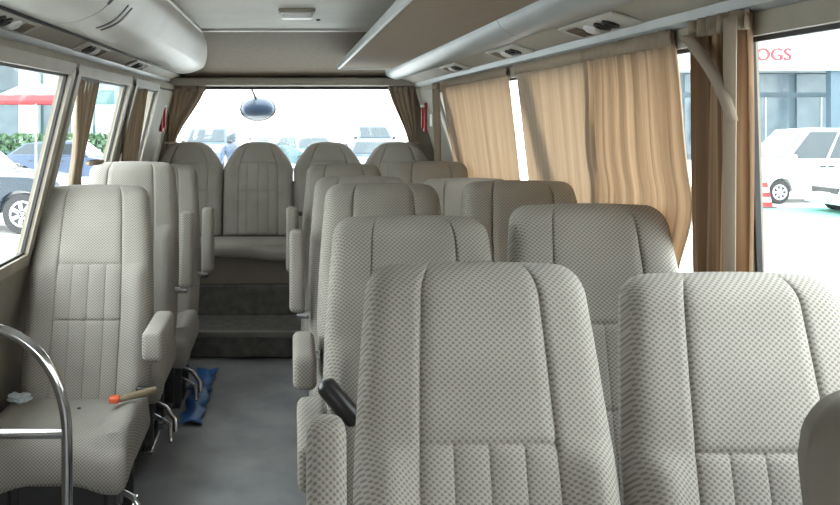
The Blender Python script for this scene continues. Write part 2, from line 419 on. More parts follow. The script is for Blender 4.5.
for k, y in enumerate((2.75, 3.9, 5.1)): service_panel(-1, y, 'pale vent and lamp panel under the left locker, ' + names[k])
for k, y in enumerate((2.6, 3.65, 4.85)): service_panel(1, y, 'pale vent and lamp panel beside the right duct, ' + names[k])

# ceiling lamp
t = thing('ceiling_lamp', 'small white rectangular dome lamp on the ceiling', 'ceiling lamp', (0.035, 4.5, 2.1))
MB().rbox(-0.095, 0.095, -0.06, 0.06, -0.016, 0.0, 0.006, 2).build('bezel', M['frame'], t, smooth=True)
MB().rbox(-0.083, 0.083, -0.05, 0.05, -0.048, -0.012, 0.015, 3).build('diffuser', M['lamp'], t, smooth=True)
t = tag(MB().lathe([(0.012, 0), (0.012, -0.006), (0.006, -0.009)], 12).build('ceiling_screw', M['dark'], smooth=True), 'small dark screw head on the ceiling behind the lamp', 'screw')
t.location = (0.16, 4.95, 2.1)

# ------------------------------------------------------------------ seats
def cushion_back(zb, zt, htab, lean, T, rc, seams_z, seam_u=0.52, ribs=(-0.27, 0.0, 0.27), bol=0.03, rz=0.055, puff=0.010):
    """padded backrest; front faces -Y; front plane y = (z-zb)*lean"""
    us = {-1.0, -0.97, -0.92, -0.85, -0.77, -0.68, 0.68, 0.77, 0.85, 0.92, 0.97, 1.0, -0.6, 0.6, -0.4, 0.4, -0.14, 0.14}
    for s in (-seam_u, seam_u)+tuple(ribs):
        for d in (-0.03, -0.012, 0, 0.012, 0.03): us.add(round(s+d, 4))
    us = sorted(us)
    H = zt-zb
    zs = {zb, zb+0.01, zb+0.03}
    k = zb+0.05
    while k < zt-rz: zs.add(k); k += 0.03
    for s in seams_z:
        for d in (-0.016, -0.006, 0, 0.006, 0.016): zs.add(s+d)
    for q in range(0, 9): zs.add(zt-rz*(1-sin(q/8*pi/2)))
    zs = sorted(zs)
    verts = []; nu = len(us); ub = [1.0, 0.97, 0.9, 0.6, 0.2, -0.2, -0.6, -0.9, -0.97, -1.0]
    for z in zs:
        h = interp(htab, z)
        dz = zt-z
        if dz < rc: h -= rc*(1-sqrt(max(0, 1-(1-dz/rc)**2)))*0.95
        e = sqrt(max(0.0, 1-max(0, 1-dz/rz)**2)) if dz < rz else 1.0
        eb = sqrt(max(0.0, 1-max(0, 1-(z-zb)/0.03)**2)) if z-zb < 0.03 else 1.0
        e = min(e, 0.6+0.4*eb); e = max(e, 0.04)
        th = T*(1.0-0.25*(z-zb)/H)
        yc = (z-zb)*lean+th/2
        for u in us:
            au = abs(u)
            d = 0.0
            # panel puff between seams
            for s in (seam_u, -seam_u):
                q = abs(u-s); d -= 0.008*math.exp(-(q/0.014)**2)
            if au < seam_u and z < seams_z[0]:
                for s in ribs: d -= 0.0045*math.exp(-((u-s)/0.014)**2)
            if au < seam_u+0.01:
                for s in seams_z: d -= 0.007*math.exp(-((z-s)/0.006)**2)
            d += puff*(1-min(1, au)**2)
            d += bol*sm(seam_u+0.02, 0.80, au)*(1-sm(0.95, 1.05, (z-zb)/(seams_z[0]-zb+1e-6)+0.02))
            edge = max(0.0, (au-0.80)/0.20)
            fr = th/2*sqrt(max(0.0, 1-edge**2.6))
            y = yc-(fr+d*(1-edge))*e
            verts.append((u*h, y, z+0.005*(1-u*u)*sm(0.5, 1, (z-zb)/H)))
        for u in ub:
            edge = max(0.0, (abs(u)-0.85)/0.15)
            verts.append((u*h, yc+th/2*sqrt(max(0.0, 1-edge**2.4))*e*0.98, z+0.005*(1-u*u)*sm(0.5, 1, (z-zb)/H)))
    m_ = nu+len(ub); fs = []
    for i in range(len(zs)-1):
        for q in range(m_):
            fs.append((i*m_+q, i*m_+(q+1)%m_, (i+1)*m_+(q+1)%m_, (i+1)*m_+q))
    fs.append(tuple(range(m_-1, -1, -1))); fs.append(tuple((len(zs)-1)*m_+q for q in range(m_)))
    mb = MB(); mb.add(verts, fs); return mb

def cushion_seat(hw, y0, y1, zt, drop, bol=0.02, seam_u=0.55):
    """seat squab: y0 = front (towards -Y), y1 = back, rounded nose that hangs down by drop"""
    us = sorted({-1, -.985, -.95, -.9, -.84, -.76, -.66, -seam_u-.02, -seam_u, -seam_u+.02, -.45, -.3, -.292, -.284, -.15, 0, .15, .284, .292, .3, .45, seam_u-.02, seam_u, seam_u+.02, .66, .76, .84, .9, .95, .985, 1})
    L = y1-y0
    prof = []  # (y, z) top from back to nose and under
    for t in (0, .08, .2, .35, .5, .65, .78): prof.append((y1-t*L, zt+0.012*sin(t*pi)))
    R = min(0.075, drop*0.45)
    cx = y0+R
    for k in range(1, 8):
        a = k/8*pi/2; prof.append((cx-R*sin(a), zt-R+R*cos(a)))
    prof.append((y0, zt-drop*0.62)); prof.append((y0+0.004, zt-drop*0.82)); prof.append((y0+0.02, zt-drop*0.95)); prof.append((y0+0.05, zt-drop))
    prof.append((y0+0.25*L, zt-drop*0.8)); prof.append((y1, zt-drop*0.75))
    verts = []
    nz = sum(p[1] for p in prof)/len(prof)
    for u in us:
        e = max(0.0, (abs(u)-0.84)/0.16); e = sqrt(max(0.0, 1-e**2.5)); e = 0.30+0.70*e
        for i, (y, z) in enumerate(prof):
            d = 0
            front = i > 4
            b_ = bol*sm(seam_u, 0.8, abs(u))*(1 if i < 8 else 0.4)
            zc = zt-drop*0.5
            zz = zc+(z+b_*(1 if z > zc else 0)+(d if z > zc else 0)-zc)*e
            yy = y+(0.04*(1-e) if i > 6 else 0)*1.0
            if i > 7: zz -= 0.03*sm(0.3, 0.75, abs(u))*(e)
            verts.append((u*hw, yy-(d if i > 8 else 0)*-0.8, zz))
    m_ = len(prof); fs = []
    for i in range(len(us)-1):
        for q in range(m_): fs.append((i*m_+q, (i+1)*m_+q, (i+1)*m_+(q+1)%m_, i*m_+(q+1)%m_))
    fs.append(tuple(range(m_))); fs.append(tuple((len(us)-1)*m_+q for q in range(m_-1, -1, -1)))
    mb = MB(); mb.add(verts, fs); return mb

LEAN = 0.28
HT = [(0.38, 0.250), (0.5, 0.258), (0.75, 0.260), (0.93, 0.251), (1.1, 0.236), (1.27, 0.218)]
def armrest_bm(raised):
    mb = MB()
    if raised: mb.rbox(-0.036, 0.036, -0.105, -0.015, 0.0, 0.39, 0.028, 4)
    else: mb.rbox(-0.038, 0.038, -0.33, 0.02, -0.055, 0.065, 0.026, 4)
    return mb
ARM = {}
def make_seat(label, arm_side=1, arm='down', armrest_mat=None):
    t = thing('bus_seat', label, 'bus seat', (0, 0, 0), 0, 'passenger seats in rows')
    cushion_back(0.38, 1.262, HT, LEAN, 0.135, 0.055, (0.943, 0.722)).build('backrest', M['fabric'], t, smooth=True, angle=60)
    cushion_seat(0.262, -0.47, 0.03, 0.425, 0.165).build('seat_cushion', M['fabric'], t, smooth=True, angle=60)
    b = MB(); b.rbox(-0.22, 0.22, -0.38, 0.02, 0.235, 0.292, 0.01, 2); b.build('seat_frame', M['dark'], t)
    b = MB(); b.hexa([(-0.2, -0.005, 0.27), (0.2, -0.005, 0.27), (0.2, 0.05, 0.27), (-0.2, 0.05, 0.27), (-0.2, 0.09, 0.42), (0.2, 0.09, 0.42), (0.2, 0.15, 0.42), (-0.2, 0.15, 0.42)])
    b.build('hinge_plate', M['dark'], t)
    MB().rbox(-0.16, 0.16, -0.30, -0.02, 0.0, 0.238, 0.01, 2).build('darkening_pedestal', M['dark'], t)  # dark box base, added to deepen the darkness under the seat
    for sx in (-0.19, 0.19):
        for sy in (-0.34, -0.02):
            MB().rbox(sx-0.018, sx+0.018, sy-0.02, sy+0.02, 0.0, 0.24, 0.006, 2).build('leg', M['dark'], t)
    for sx in (-0.19, 0.19):
        MB().rbox(sx-0.025, sx+0.025, -0.42, 0.06, 0.0, 0.022, 0.006, 2).build('floor_track', M['chrome'], t)
    return t
def add_arm(t, side, state, m=None, label=None, dz=0):
    x = side*0.312
    if state == 'up':
        mb = MB().rbox(-0.036, 0.036, -0.045, 0.045, -0.19, 0.19, 0.026, 4)
        o = mb.build('armrest', m or M['fabric'], t, smooth=True); o.location = (x, 0.075, 0.84+dz); o.rotation_euler = (-0.12, 0, 0)
        j = MB().lathe([(0.02, -0.03), (0.02, 0.03)], 14, Matrix.Rotation(pi/2, 4, 'Y')).build('hinge_pin', M['chrome'], o, smooth=True)
        j.location = (-side*0.03, 0.01, -0.20)
    else:
        mb = MB().rbox(-0.040, 0.040, -0.17, 0.17, -0.058, 0.058, 0.024, 4)
        o = mb.build('armrest', m or M['fabric'], t, smooth=True); o.location = (x, -0.06, 0.70+dz); o.rotation_euler = (0.03, 0, 0)
        j = MB().lathe([(0.02, -0.03), (0.02, 0.03)], 14, Matrix.Rotation(pi/2, 4, 'Y')).build('hinge_pin', M['chrome'], o, smooth=True)
        j.location = (-side*0.03, 0.15, -0.03)
    if label: o['label'] = label
    return o
def lever(t, side):
    b = MB(); x = side*0.27
    b.tube([(x-side*.06, -0.36, 0.22), (x, -0.38, 0.20), (x+side*0.045, -0.42, 0.16), (x+side*0.05, -0.44, 0.11)], 0.011)
    b.tube([(x-side*.06, -0.36, 0.16), (x+side*.02, -0.40, 0.13), (x+side*0.03, -0.45, 0.07)], 0.010)
    b.lathe([(0.0, -0.012), (0.026, -0.012), (0.026, 0.012), (0.0, 0.012)], 14, Matrix.Translation((x-side*0.02, -0.38, 0.13)) @ Matrix.Rotation(pi/2, 4, 'Y'))
    b.build('adjusting_lever', M['chrome'], t, smooth=True)

proto = make_seat('light grey diamond-weave seat nearest the camera on the aisle, right block')
proto.location = (0.378, 1.50, -0.018)
def seat(x, ytop, label, dz=0, dyrot=0, sx=1):
    s = dup(proto, (x, ytop-0.245, dz), label)
    s.scale = (sx, 1, 1)
    if dyrot: s.rotation_euler = (dyrot, 0, 0)
    return s
r1 = proto
r1w = seat(0.908, 1.745, 'light grey seat beside the right window, in the front pair of seats', -0.038, -0.012)
r2 = seat(0.348, 2.50, 'grey aisle seat directly behind the frontmost aisle seat, right block', -0.01, 0.02)
r2w = seat(0.876, 2.52, 'dark grey window seat standing out against the wide tan curtain, right block', 0.025, 0, 1.03)
r3 = seat(0.362, 3.38, 'third aisle seat from the camera, brownish with a lowered armrest, right block', 0.02)
r3w = seat(0.900, 3.38, 'dark brown window seat, third from the front, right block', 0.03)
r4 = seat(0.345, 4.22, 'fourth aisle seat in the right block, only its pale left edge showing, armrest raised', -0.01)
r4w = seat(0.862, 4.22, 'brown window seat, fourth from the front, between two seat backs in the right block', -0.02)
r5 = seat(0.325, 5.22, 'fifth aisle seat in the right block, last before the rear bench', -0.005)
r5w = seat(0.848, 5.22, 'reddish brown window seat in the right block, last before the rear bench', 0.01)
l1 = seat(-0.840, 3.74, 'light grey single seat nearest the camera on the left, armrest lowered, belt on its cushion', -0.015, 0, 1.03)
l2 = seat(-0.825, 4.52, 'second single seat on the left, its armrest folded upright beside the backrest', 0.045)
l3 = seat(-0.79, 5.25, 'third single seat on the left, just before the rear steps', -0.01)
for s in (r1w, r2w, r2, r3w, r4w, r5w, r3, r4, r5, l2, l3): pass
add_arm(r1, -1, 'up', dz=-0.012)
a2 = add_arm(r2, -1, 'down', dz=0.045); a2.location.x += 0.022
o = MB().rbox(-0.025, 0.025, -0.035, 0.035, -0.068, 0.068, 0.023, 4).build('belt_reel_cover', M['black'], r2, smooth=True)
o['label'] = 'rounded black cover beside the backrest'; o.location = (-0.222, -0.03, 0.835); o.rotation_euler = (-0.2, -0.75, 0)
add_arm(r3, -1, 'down', dz=-0.03); add_arm(r4, -1, 'up'); add_arm(r5, -1, 'up')
add_arm(l1, 1, 'down'); add_arm(l2, 1, 'up'); add_arm(l3, 1, 'up')
for s in (l1, l2, l3): lever(s, 1)

# extra seat edge at lower right corner of the frame
HT0 = [(0.38, 0.25), (0.9, 0.25), (1.17, 0.21)]
t = thing('jump_seat', 'dark taupe folding seat at the right edge, nearest the camera', 'bus seat', (0.815, 0.83, 0.0))
m0 = mat('taupe_vinyl', (0.17, 0.15, 0.12), 0.7)
cushion_back(0.38, 1.205, [(0.38, 0.185), (1.2, 0.175)], 0.28, 0.11, 0.10, (0.93, 0.71)).build('backrest', m0, t, smooth=True, angle=60)
cushion_seat(0.18, -0.38, 0.03, 0.42, 0.12).build('seat_cushion', m0, t, smooth=True, angle=60)
for sx in (-0.13, 0.13):
    MB().rbox(sx-0.015, sx+0.015, -0.25, -0.20, 0.0, 0.33, 0.005, 2).build('leg', M['dark'], t)
    MB().hexa([(sx-.02, -0.02, 0.28), (sx+.02, -0.02, 0.28), (sx+.02, 0.06, 0.28), (sx-.02, 0.06, 0.28), (sx-.02, 0.04, 0.42), (sx+.02, 0.04, 0.42), (sx+.02, 0.1, 0.42), (sx-.02, 0.1, 0.42)]).build('hinge_plate', M['dark'], t)

# rear bench: two double benches with domed backs
def bench(xc, label, n=2):
    t = thing('rear_bench', label, 'bench seat', (xc, 6.40, 0.375), 0, 'double benches across the rear')
    hw = 0.522
    ht = [(0.29, 0.262), (0.77, 0.262), (0.81, 0.250), (0.85, 0.228), (0.89, 0.200), (0.93, 0.168), (0.96, 0.140), (0.98, 0.12)]
    for s in (-0.262, 0.262):
        o = cushion_back(0.29, 0.975, ht, 0.26, 0.13, 0.05, (0.83, 0.62), 0.56, (-0.3, 0.0, 0.3), bol=0.012, rz=0.05).build('backrest', M['fabric'], t, smooth=True, angle=60)
        o.location.x = s
    cushion_seat(hw, -0.40, 0.03, 0.285, 0.095, bol=0.0, seam_u=0.5).build('seat_cushion', M['fabric'], t, smooth=True, angle=60)
    MB().rbox(-hw+0.01, hw-0.01, -0.34, 0.30, 0.0, 0.21, 0.01, 2).build('bench_base', M['wall'], t)
    return t
b1 = bench(-0.500, 'pale grey double bench with two domed backs at the rear, left half')
b2 = bench(0.552, 'pale grey double bench with two domed backs at the rear, right half')
b = MB(); b.rbox(-0.02, 0.02, -0.02, 0.02, -0.012, 0.012, 0.006); 
t = thing('seat_belt', 'dark belt buckle in the gap between the two rear benches', 'seat belt', (0.04, 6.33, 0.84))
MB().rbox(-0.014, 0.05, -0.02, 0.02, -0.016, 0.016, 0.006).build('buckle', M['black'], t)
MB().rbox(-0.008, 0.008, 0.0, 0.006, -0.14, 0.0, 0.002, 1).build('strap', M['black'], t)

# ------------------------------------------------------------------ small things inside
# chrome grab rail
def px(x, y, Z): return ((x-290)*Z/F, Z, EYE-(y-116)*Z/F)
Zr = 2.55
path = [px(-55, 326, Zr), px(-25, 326, Zr), px(0, 330, Zr), px(14, 335, Zr), px(28, 344, Zr), px(40, 355, Zr), px(50, 369, Zr), px(58, 385, Zr), px(63, 402, Zr), px(66, 420, Zr), px(67, 450, Zr), px(67, 520, Zr)]
p = path[-1]; path.append((p[0], p[1], 0.01))
# smooth resample
sx = []
P = [path[0]]+path+[path[-1]]
for i in range(1, len(P)-2):
    for k in range(5):
        t_ = k/5; sx.append(tuple(0.5*((2*P[i][c])+(-P[i-1][c]+P[i+1][c])*t_+(2*P[i-1][c]-5*P[i][c]+4*P[i+1][c]-P[i+2][c])*t_*t_+(-P[i-1][c]+3*P[i][c]-3*P[i+1][c]+P[i+2][c])*t_**3) for c in range(3)))
sx.append(path[-1])
o0 = Vector(sx[-1]); t = thing('grab_rail', 'curved chrome grab rail with a crossbar in front of the left seat', 'grab rail', tuple(o0))
sx = [(-1.075, Zr, sx[0][2])]+sx
MB().tube([tuple(Vector(q)-o0) for q in sx], 0.0165, 16).build('rail', M['chrome'], t, smooth=True)
a = Vector(px(66, 434, Zr)); MB().tube([tuple(a-o0), tuple(Vector((-1.11, Zr, a.z))-o0)], 0.014, 16).build('crossbar', M['chrome'], t, smooth=True)
MB().lathe([(0.04, -0.01), (0.04, 0.0), (0.02, 0.012)], 20).build('foot_flange', M['chrome'], t, smooth=True)
# belt on left seat cushion
t = thing('seat_belt', 'tan seat belt with orange-red button lying on the front left seat', 'seat belt', (-0.64, 3.40, 0.448))
MB().tube([(-0.02, -0.045, 0.008), (0.03, -0.02, 0.016), (0.07, 0.0, 0.02), (0.11, 0.03, 0.024)], [0.011, 0.014, 0.015, 0.012], 10).build('strap', M['tan'], t, smooth=True)
MB().rbox(-0.055, -0.015, -0.075, -0.03, 0.0, 0.024, 0.007).build('buckle', M['orange'], t, smooth=True)
MB().rbox(0.03, 0.11, 0.035, 0.06, 0.01, 0.03, 0.007).build('tongue', M['black'], t, smooth=True)
t = tag(MB().lathe([(0.0, 0), (0.008, 0), (0.007, 0.004), (0.0, 0.006)], 10).build('debris_crumb', M['dark'], smooth=True), 'tiny dark crumb on the front left seat cushion', 'crumb')
t.location = (-0.80, 3.30, 0.44)
bm_ = bmesh.new(); bmesh.ops.create_icosphere(bm_, subdivisions=3, radius=1)
for v in bm_.verts:
    k = 0.75+0.25*sin(v.co.x*7+v.co.y*5)*cos(v.co.z*9+v.co.y*4)+0.12*random.random(); v.co = Vector((v.co.x*0.055*k, v.co.y*0.04*k, v.co.z*0.022*k))
mb = MB(); bm_.verts.index_update(); mb.add([v.co for v in bm_.verts], [[v.index for v in f.verts] for f in bm_.faces]); bm_.free()
t = tag(mb.build('crumpled_tissue', M['tissue'], smooth=False), 'small crumpled white tissue on the front left seat cushion by the wall', 'tissue'); t.location = (-1.045, 3.36, 0.462)
# blue sheet strip
mb = MB(); vs = []; fs = []
N = 24
for i in range(N+1):
    y = 4.35+0.95*i/N
    for q, x in enumerate((-0.555, -0.50, -0.445)):
        vs.append((x+0.010*sin(i*1.3+q), y, 0.006+0.010*(1+sin(i*0.9+q*2))*(1 if q != 1 else 1.4)))
for i in range(N):
    for q in range(2): fs.append((i*3+q, i*3+q+1, i*3+q+4, i*3+q+3))
mb.add(vs, fs); t = tag(mb.build('plastic_sheet', M['blue'], smooth=True), 'bright blue plastic sheet lying along the aisle floor under the left seats', 'plastic sheet')
md = t.modifiers.new('s', 'SOLIDIFY'); md.thickness = 0.003

# red emergency fittings on the rear corner pillars
def hammer(x, y, label, side):
    t = thing('emergency_hammer', label, 'emergency hammer', (x, y, 1.55), 0)
    MB().rbox(-0.012, 0.012, -0.03, 0.03, -0.12, 0.10, 0.008).build('holder', M['red'], t, smooth=True)
    MB().tube([(-side*0.02, 0, -0.09), (-side*0.02, 0, 0.07)], 0.010).build('handle', M['red'], t, smooth=True)
    MB().tube([(-side*0.02, -0.03, 0.075), (-side*0.02, 0.03, 0.075)], 0.012).build('head', M['white'], t, smooth=True)
hammer(0.962+0.055, 6.55, 'red emergency hammer on the right rear corner pillar', 1)
hammer(-0.945-0.02, 6.55, 'red emergency hammer on the left rear corner pillar', -1)
t = tag(MB().rbox(-0.008, 0.008, -0.05, 0.05, -0.045, 0.045, 0.004).build('warning_card', M['white']), 'small white notice card on the right rear pillar', 'notice'); t.location = (1.027, 6.30, 1.52)

# ------------------------------------------------------------------ curtains
def curtain(name, label, x, top, bot, z0, z1, pleats, amp, m, group=None, side=1, waist=None, rearwall=False, shade_strip=True, rows=26, xbot=None):
    """top/bot = (ya,yb) extents at top and bottom; waist=(z,ya,yb) for a tie-back"""
    t = thing(name, label, 'curtain', (x if not rearwall else 0, 0 if not rearwall else x, z1), 0, group)
    n = max(24, int(pleats*10)); vs = []; fs = []
    rnd = random.Random(hash(label) % 1000 if False else len(label)*7+int(z0*100))
    ph = [rnd.uniform(-0.5, 0.5) for _ in range(n+1)]
    for j in range(rows+1):
        f = j/rows; z = z1+(z0-z1)*f
        if waist:
            wz, wa, wb = waist; fw = (z1-wz)/(z1-z0)
            if f < fw: q = sm(0, 1, f/fw)*0.5+0.5*f/fw; ya = top[0]+(wa-top[0])*q; yb = top[1]+(wb-top[1])*q
            else: q = (f-fw)/(1-fw); q = sm(0, 1, q); ya = wa+(bot[0]-wa)*q; yb = wb+(bot[1]-wb)*q
        else: ya = top[0]+(bot[0]-top[0])*f; yb = top[1]+(bot[1]-top[1])*f
        xo = 0 if xbot is None else xbot*f
        for i in range(n+1):
            s = i/n; ss = s+0.006*ph[i]
            a = amp*(0.7+0.3*sin(s*9+2*f))
            off = a*sin(2*pi*pleats*ss+0.5*sin(3*f+s*5))+0.25*a*sin(2*pi*pleats*2.3*s+f)
            yy = ya+(yb-ya)*s
            if rearwall: vs.append((yy, off*-1, z-z1))
            else: vs.append((xo+off, yy, z-z1))
    m_ = n+1
    fs = [(j*m_+i, j*m_+i+1, (j+1)*m_+i+1, (j+1)*m_+i) for j in range(rows) for i in range(n)]
    mb = MB(); mb.add(vs, fs)
    o = mb.build('curtain_cloth', m, t, smooth=True, angle=80)
    uv = o.data.uv_layers.new(name='UVMap')
    for lp in o.data.loops: uv.data[lp.index].uv = ((lp.vertex_index % m_)/n, 1-(lp.vertex_index//m_)/rows)
    md = o.modifiers.new('s', 'SOLIDIFY'); md.thickness = 0.0025
    if shade_strip:
        vs = []
        for j in range(2):
            for i in range(n+1):
                s = i/n; off = amp*0.8*sin(2*pi*pleats*(s+0.006*ph[i]))
                yy = top[0]+(top[1]-top[0])*s
                z = 0.006-0.042*j
                if rearwall: vs.append((yy, -off-0.006, z))
                else: vs.append((off-side*0.006, yy, z))
        mb = MB(); mb.add(vs, [(i, i+1, m_+i+1, m_+i) for i in range(n)])
        o = mb.build('top_shade_strip', M['band'], t, smooth=True, angle=80); md = o.modifiers.new('s', 'SOLIDIFY'); md.thickness = 0.003  # darker strip stands in for the shadow along the curtain top
    if waist and waist[2]-waist[1] < 0.3:
        wz, wa, wb = waist
        mb = MB(); c = (wa+wb)/2; r = (wb-wa)/2+0.012; pts = []
        for k in range(17):
            an = 2*pi*k/16
            if rearwall: pts.append((c+r*cos(an), (amp+0.012)*sin(an), wz-z1))
            else: pts.append((( amp+0.012)*sin(an), c+r*cos(an), wz-z1))
        mb.tube(pts, 0.010, 8); mb.build('tie_band', M['band'], t, smooth=True)
    return t
CG = 'side curtains'
ct = 1.765
curtain('curtain', 'wide flat tan curtain drawn over the right rear side window' , 0.975, (3.90, 5.62), (4.30, 5.95), 0.98, ct, 13, 0.006, M['curtain'], CG, xbot=0.185)
curtain('curtain', 'flat half of the large tan curtain in the middle of the right side' , 0.975, (2.84, 3.76), (3.25, 4.19), 0.98, ct, 7, 0.004, M['curtain'], CG, xbot=0.20)
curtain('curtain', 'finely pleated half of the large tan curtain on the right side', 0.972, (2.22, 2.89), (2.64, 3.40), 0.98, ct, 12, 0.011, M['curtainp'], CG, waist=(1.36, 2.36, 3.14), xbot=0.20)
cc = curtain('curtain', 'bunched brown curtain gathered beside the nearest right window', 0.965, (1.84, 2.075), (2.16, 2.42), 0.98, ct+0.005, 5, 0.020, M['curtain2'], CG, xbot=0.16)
mb = MB(); vs = []
for j in range(21):
    f = j/20; yy = 1.845+0.32*f; xx = -0.024+0.16*f
    for dy, dx in ((0.0, 0.0), (0.028, -0.012), (0.055, 0.0)): vs.append((xx+dx, yy+dy-0.01, -0.01-0.78*f))
mb.add(vs, [(j*3+q, j*3+q+1, j*3+q+4, j*3+q+3) for j in range(20) for q in range(2)])
o = mb.build('curtain_hem', M['hem'], cc, smooth=True, angle=80); md = o.modifiers.new('s', 'SOLIDIFY'); md.thickness = 0.003
mb = MB(); vs = []
for j in range(13):
    f = j/12; yy = 2.03-0.13*f-0.03*sin(f*pi); zz = -0.03-0.20*f
    for dy, dx in ((0.0, 0.0), (0.018, -0.014), (0.045, -0.014), (0.06, 0.0)): vs.append((-0.026+0.04*f+dx, yy+dy*(1-.45*f), zz))
mb.add(vs, [(j*4+q, j*4+q+1, j*4+q+5, j*4+q+4) for j in range(12) for q in range(3)])
o = mb.build('loose_fold', M['hem'], cc, smooth=True, angle=80); md = o.modifiers.new('s', 'SOLIDIFY'); md.thickness = 0.003
curtain('curtain', 'narrow curtain gathered in the right rear corner beside the pillar', 0.975, (5.72, 5.90), (5.68, 5.80), 0.98, ct, 4, 0.012, M['curtain3'], CG)
curtain('curtain', 'brown curtain tied back at the first left window pillar', -0.925, (3.80, 4.26), (4.12, 4.45), 0.98, ct+0.01, 5, 0.014, M['curtain3'], CG, side=-1, waist=(1.33, 4.03, 4.22), xbot=-0.15)
curtain('curtain', 'brown curtain hanging at the second left window pillar', -0.92, (4.98, 5.65), (5.2, 5.75), 0.98, ct+0.01, 6, 0.014, M['curtain3'], CG, side=-1, xbot=-0.13)
curtain('curtain', 'brown curtain tied back at the left side of the rear window', 6.82, (-0.965, -0.66), (-0.97, -0.86), 1.05, 1.78, 5, 0.014, M['curtain3'], CG, rearwall=True, waist=(1.34, -0.975, -0.90))
curtain('curtain', 'brown curtain tied back at the right side of the rear window', 6.82, (0.77, 0.99), (0.92, 1.0), 1.05, 1.78, 5, 0.014, M['curtain3'], CG, rearwall=True, waist=(1.34, 0.93, 1.0))

# ------------------------------------------------------------------ outside
struct(MB().box(-120, 120, -60, 200, GROUND-0.1, GROUND).build('floor_outside', M['ground']), 'pale sunlit concrete yard outside', 'ground')
bpy.data.objects['floor_outside'].name = 'trim_10'
struct(MB().box(11.0, 22.0, 19.0, 21.4, GROUND, GROUND+0.01).build('trim_11', M['green']), 'green strip on the yard by the van', 'painted ground')  # thin flat green slab laid on the yard

def wheel_parts(x, y, r, w, parent, side):
    R = Matrix.Translation((x, y, r)) @ Matrix.Rotation(pi/2, 4, 'X')
    o = MB().lathe([(r*0.62, -w/2), (r*0.93, -w/2), (r, -w/2+0.03), (r, w/2-0.03), (r*0.93, w/2), (r*0.62, w/2)], 28, R).build('wheel', M['tyre'], parent, smooth=True)
    h = MB(); yo = side*(w/2+0.002)
    Rh = Matrix.Translation((x, y+yo, r)) @ Matrix.Rotation(pi/2, 4, 'X')
    h.lathe([(0.0, -0.012), (r*0.16, -0.012), (r*0.16, 0.012), (0.0, 0.012)], 16, Rh)
    pts = [(x+r*0.60*cos(2*pi*k/24), y+yo, r+r*0.60*sin(2*pi*k/24)) for k in range(25)]
    h.tube(pts, 0.022, 6)
    for k in range(7):
        a = 2*pi*k/7; mt = Matrix.Translation((x, y+yo, r)) @ Matrix.Rotation(a, 4, 'Y')
        h.box(r*0.1, r*0.62, -0.012, 0.012, -r*0.09, r*0.09, mt)
    h.build('hubcap', M['hub'], o)
    return o
